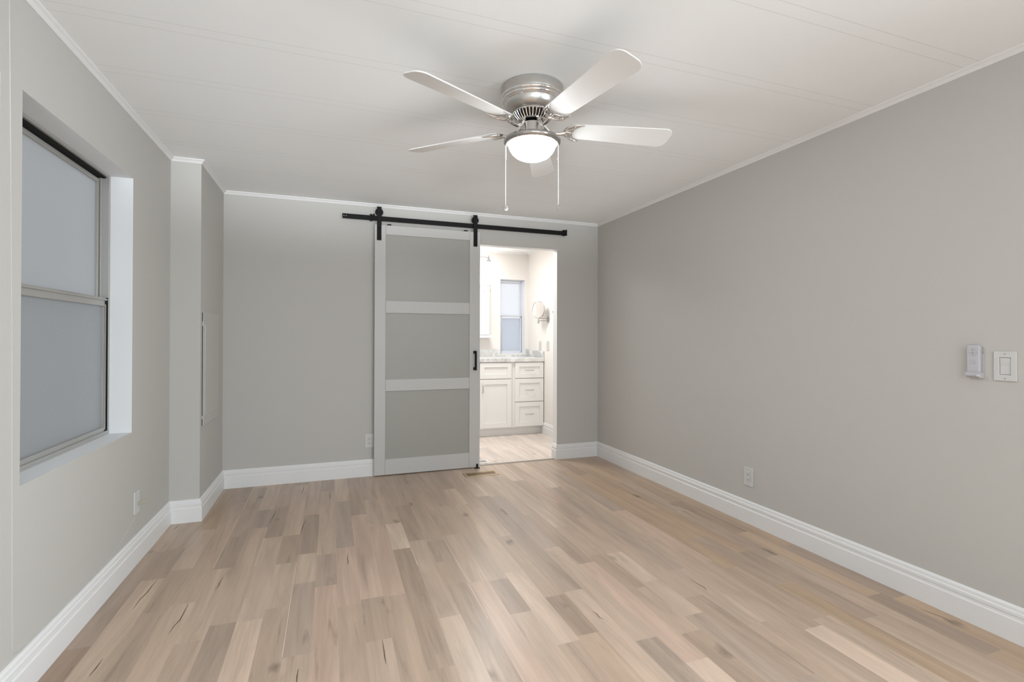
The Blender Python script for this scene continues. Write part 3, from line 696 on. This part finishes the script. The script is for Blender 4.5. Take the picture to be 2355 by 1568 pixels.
X90 = Matrix.Rotation(PI / 2, 4, 'X')
def ring(mbx, cx, cz, r, t, y=-.0225):
    pts = [(cx + r * math.cos(2 * PI * i / 28), y, cz + r * math.sin(2 * PI * i / 28)) for i in range(29)]; mbx.tube(pts, t, 6)
b = MB(); ring(b, 0, .036, .0145, .0007); ring(b, 0, .036, .0062, .0006); ring(b, 0, -.003, .0100, .0007)
for dx, dz in ((0, .0105), (0, -.0105), (.0105, 0), (-.0105, 0)): b.lathe([(.0001, .0015), (.0026, .0012), (.0032, 0)], (dx, -.0225, .036 + dz), 12, 0, X90)
b.lathe([(.0001, .0018), (.0040, .0014), (.0045, 0)], (0, -.0225, .036), 16, 0, X90)
for q in range(5):
    a = 2 * PI * q / 5 + .5; b.lathe([(.0001, .0015), (.0020, .0012), (.0026, 0)], (.0062 * math.cos(a), -.0225, -.003 + .0062 * math.sin(a)), 12, 0, X90)
obj('button', b, mat('grey_button', srgb(182, 181, 184), .4), rm, smooth=50)
b = MB()
for dz in (.0365, .0470): b.box(-.0022, .0022, -.0245, -.0236, dz - .0006, dz + .0006)
obj('button_mark', b, SLOT, rm)
rm.location = cr.location; rm.rotation_euler = cr.rotation_euler

# coax plate and stub on the left wall; the painted-over cable that leaves it
t = thing('cable_plate', 'white wall plate with a khaki cable stub, low on the left wall', 'wall plate')
obj('cover_plate', rbox(-.0355, .0355, -.0575, .0575, -.006, 0), PLASTIC, t, bevel=.0018)
c = MB(); c.tube([(.004, -.005, -.014), (.005, -.014, -.011), (.010, -.026, -.006), (.014, -.040, -.006), (.016, -.047, -.007)], [.0058, .0058, .0052, .0048, .0048], 12)
obj('cable_stub', c, CABLEM, t, smooth=50, label='khaki cable stub')
t.location = (-L1, 3.095, .310); t.rotation_euler = (0, 0, PI / 2)
c = MB(); xw = -L1 + .0005
c.tube([(xw, 3.112, .253), (xw, 3.05, .225), (xw, 2.93, .188), (xw, 2.80, .162), (xw, 2.68, .150), (xw, 2.55, .1455), (xw, 2.3, .1445), (xw, 2.13, .1445), (xw, 2.07, .146), (xw, 2.036, .156), (xw, 2.028, .18), (xw, 2.022, .5), (xw, 2.012, 1.2), (xw, 1.995, 1.9), (xw, 1.985, CE - .022)], .0017, 8)
o = obj('wall_cable', c, WALL, None, smooth=50); tag(o, 'thin painted-over cable along the left baseboard and up beside the window', 'cable')

# breaker panel on the chase wall
bp = thing('breaker_panel', 'painted-over electrical panel cover on the narrow wall left of the barn door', 'electrical panel', (-L2, 3.93, .95))
mb = MB(); mb.box(-L2, -L2 + .0075, 3.703, 4.170, .585, 1.322); obj('frame', mb, PANELM, bp, bevel=.003)
mb = MB(); mb.box(-L2 + .0070, -L2 + .0115, 3.735, 4.13, .65, 1.24); obj('panel_door', mb, PANELM, bp, bevel=.0015)
mb = MB()  # dark strips stand in for the shadow between cover and wall
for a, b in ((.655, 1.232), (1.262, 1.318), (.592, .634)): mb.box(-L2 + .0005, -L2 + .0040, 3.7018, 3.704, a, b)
obj('edge_shade', mb, GAP, bp, label='dark strip painted in for the shadow gap along the edge')

# floor registers
def register(name, label, x0, x1, y0, y1, z, mf, n):
    t = thing(name, label, 'vent', ((x0 + x1) / 2, (y0 + y1) / 2, z))
    bx, by = .021, .026; mb = MB()
    sl = .004
    for (a, b, c, d) in ((x0, x1, y0, y0 + by), (x0, x1, y1 - by, y1), (x0, x0 + bx, y0 + by, y1 - by), (x1 - bx, x1, y0 + by, y1 - by)): mb.box(a, b, c, d, z, z + .0035)
    obj('frame', mb, mf, t, bevel=.0012)
    mb = MB(); mb.box(x0 + bx, x1 - bx, y0 + by, y1 - by, z + .0001, z + .0006); obj('duct', mb, REGDARK, t)
    mb = MB(); w = (x1 - x0 - 2 * bx) / n
    for k in range(n + 1):
        xc = x0 + bx + w * k; mb.box(max(x0 + bx, xc - w * .2), min(x1 - bx, xc + w * .2), y0 + by, y1 - by, z + .0008, z + .0032)
    obj('louver', mb, mf, t)
    return t
register('floor_register', 'tan metal floor register in the wood floor, in front of the doorway', 1.062, 1.352, 4.036, 4.172, 0, REG, 19)
register('floor_register', 'white floor register on the bathroom floor beyond the doorway', 1.16, 1.425, 4.525, 4.655, BZ, WREG, 16)

# ------------------------------------------------------------------ bathroom
VX0, VX1, VZ1 = 1.235, R - .004, .866
van = thing('bathroom_vanity', 'white shaker bathroom vanity cabinet seen through the doorway', 'cabinet', ((VX0 + VX1) / 2, VY, BZ))
mb = MB(); mb.box(VX0, VX1, VY, BY1 - .002, .072, VZ1); obj('carcass', mb, CABW, van, bevel=.001)
mb = MB(); mb.box(VX0, VX1, VY + .055, BY1 - .01, BZ, .0718); obj('toe_kick', mb, CABW, van)
def front(nm, x0, x1, z0, z1, fr):
    mb = MB(); y0, y1 = VY - .019, VY - .0005
    mb.box(x0, x0 + fr, y0, y1, z0, z1); mb.box(x1 - fr, x1, y0, y1, z0, z1)
    mb.box(x0 + fr, x1 - fr, y0, y1, z0, z0 + fr); mb.box(x0 + fr, x1 - fr, y0, y1, z1 - fr, z1)
    mb.box(x0 + fr, x1 - fr, y0 + .010, y1, z0 + fr, z1 - fr)
    return obj(nm, mb, CABW, van, bevel=.0008)
def pull(par, p, q):
    p, q = Vector(p), Vector(q); d = (q - p); mb = MB(); pts = []
    for i in range(11):
        t = i / 10; pts.append(p + d * t + Vector((0, -.026 * math.sin(PI * t) ** .55, 0)))
    mb.tube(pts, .0042, 10); obj('pull', mb, HOOKM, par, smooth=50, label='curved nickel pull')
yh = VY - .0195
for z0, z1 in ((.670, .858), (.386, .660), (.086, .376)):
    d = front('drawer', 2.098, 2.468, z0, z1, .052); zc = (z0 + z1) / 2; pull(d, (2.228, yh, zc), (2.340, yh, zc))
for x0, x1 in ((1.250, 1.645), (1.655, 2.050)):
    front('false_front', x0, x1, .670, .858, .052)
d = front('cabinet_door', 1.655, 2.050, .086, .660, .058); pull(d, (1.686, yh, .505), (1.686, yh, .615))
d = front('cabinet_door', 1.250, 1.645, .086, .660, .058); pull(d, (1.614, yh, .505), (1.614, yh, .615))
ct = thing('countertop', 'grey marble countertop with backsplash on the bathroom vanity', 'countertop', ((VX0 + VX1) / 2, VY, VZ1))
mb = MB(); mb.box(VX0 - .01, R - .001, VY - .028, BY1 - .001, VZ1 + .0002, .913); obj('slab', mb, MARBLE, ct, bevel=.003)
mb = MB(); mb.box(VX0 - .01, BWX0 - .012, BY1 - .021, BY1 - .001, .9132, 1.008); mb.box(BWX0 - .012, BWX1 + .012, BY1 - .021, BY1 - .001, .9132, BWZ0 - .008); mb.box(BWX1 + .012, R - .022, BY1 - .021, BY1 - .001, .9132, 1.008); mb.box(R - .0215, R - .001, VY - .024, BY1 - .0215, .9132, .992); obj('backsplash', mb, MARBLE, ct, bevel=.001)

mc = thing('medicine_cabinet', 'white cabinet with cornice on the bathroom wall left of its window', 'cabinet', (1.65, BY1, 1.15))
mb = MB(); mb.box(1.395, 1.900, BY1 - .11, BY1 - .001, 1.19, 1.815); obj('body', mb, CABW, mc, bevel=.001)
mb = MB(); mb.box(1.375, 1.925, BY1 - .13, BY1 - .001, 1.8152, 1.845); mb.box(1.385, 1.912, BY1 - .12, BY1 - .001, 1.800, 1.815); obj('cornice', mb, CABW, mc, bevel=.003)
mb = MB(); mb.box(1.375, 1.925, BY1 - .125, BY1 - .001, 1.155, 1.1898); obj('shelf', mb, CABW, mc, bevel=.003)
for x0, x1 in ((1.402, 1.646), (1.650, 1.894)):
    mb = MB(); f = .05; y0, y1 = BY1 - .129, BY1 - .1105
    mb.box(x0, x0 + f, y0, y1, 1.195, 1.797); mb.box(x1 - f, x1, y0, y1, 1.195, 1.797); mb.box(x0 + f, x1 - f, y0, y1, 1.195, 1.195 + f); mb.box(x0 + f, x1 - f, y0, y1, 1.797 - f, 1.797); mb.box(x0 + f, x1 - f, y0 + .008, y1, 1.195 + f, 1.797 - f)
    obj('cabinet_door', mb, CABW, mc, bevel=.001)

vl = thing('vanity_light', 'nickel vanity light with lit bell shades on the bathroom wall', 'wall light', (1.65, BY1, 2.15))
LY = BY1 - .13
mb = MB(); mb.box(1.58, 1.72, BY1 - .02, BY1 - .001, 2.11, 2.22); mb.tube([(1.65, BY1 - .02, 2.165), (1.65, LY, 2.172)], .008, 10); obj('wall_plate', mb, HOOKM, vl, bevel=.003)
mb = MB(); mb.tube([(1.42, LY, 2.168), (1.48, LY, 2.176), (1.65, LY, 2.180), (1.82, LY, 2.176), (1.875, LY, 2.168)], .005, 10); obj('arm', mb, HOOKM, vl, smooth=50)
for xc in (1.42, 1.65, 1.880):
    mb = MB(); mb.lathe([(.0001, 2.206), (.004, 2.200), (.005, 2.186), (.011, 2.176), (.013, 2.166), (.010, 2.155), (.018, 2.140), (.034, 2.128), (.036, 2.118), (.0001, 2.118)], (xc, LY, 0), 28)
    so = obj('socket_cup', mb, HOOKM, vl, smooth=50)
    mb = MB(); mb.lathe([(.030, 2.119), (.043, 2.100), (.055, 2.065), (.063, 2.025), (.0665, 1.985), (.0635, 1.985), (.060, 2.025), (.052, 2.063), (.040, 2.098), (.027, 2.117)], (xc, LY, 0), 36)
    obj('glass_shade', mb, SHADE, so, smooth=50, label='lit white bell shade')

mm = thing('makeup_mirror', 'round swing-arm makeup mirror on the bathroom side wall, above the counter', 'mirror', (R, 5.56, 1.385))
nx = Vector((-.93, -.36, 0)).normalized(); mc0 = Vector((2.362, 5.585, 1.498))
Mq = nx.to_track_quat('Z', 'Y').to_matrix().to_4x4()
mb = MB(); mb.lathe([(.097, .0025), (.097, .0045)], mc0, 56, 0, Mq); obj('mirror_disc', mb, MIRROR, mm)
mb = MB(); mb.lathe([(.097, .004), (.100, .007), (.105, .005), (.106, 0), (.104, -.006), (.090, -.009), (.0001, -.010)], mc0, 56, 0, Mq); obj('rim', mb, HOOKM, mm, smooth=50)
mb = MB(); b0 = Vector((mc0.x, mc0.y, 1.392))
mb.tube([b0 + Vector((0, 0, -.05)), b0 + Vector((0, 0, .004)), b0 + Vector((.004, .003, .010))], .007, 10)
mb.tube([(b0.x, b0.y, 1.36), (b0.x, b0.y, 1.33)], .011, 10)
mb.tube([(b0.x, b0.y, 1.392), (b0.x + .06, b0.y - .02, 1.392), (R - .008, b0.y - .03, 1.392)], .0055, 10); mb.tube([(b0.x, b0.y, 1.366), (b0.x + .06, b0.y - .02, 1.366), (R - .008, b0.y - .03, 1.366)], .0045, 10)
obj('swing_arm', mb, HOOKM, mm, smooth=50)
mb = MB(); mb.lathe([(.0001, 0), (.036, 0), (.038, .004), (.036, .010), (.0001, .011)], (R, b0.y - .03, 1.379), 28, 0, Matrix.Rotation(-PI / 2, 4, 'Y')); obj('wall_plate', mb, HOOKM, mm, smooth=50)

hk = thing('robe_hook', 'small nickel hook on the bathroom side wall, nearest the doorway', 'hook', (R, 5.32, 1.452))
mb = MB(); mb.lathe([(.0001, 0), (.016, 0), (.016, .006), (.0001, .007)], (R, 5.32, 1.452), 20, 0, Matrix.Rotation(-PI / 2, 4, 'Y')); obj('backplate', mb, HOOKM, hk, smooth=50)
mb = MB(); mb.tube([(R - .005, 5.32, 1.452), (R - .03, 5.32, 1.447), (R - .045, 5.32, 1.452), (R - .050, 5.32, 1.468)], .005, 10); obj('prong', mb, HOOKM, hk, smooth=50)
dup(ot, (R, 5.80, 1.063), (0, 0, RZ), 'white power outlet on the bathroom side wall, just below the makeup mirror')
s2 = dup(sw, (R, 5.56, 1.063), (0, 0, RZ), 'white rocker light switch on the bathroom side wall above the counter')
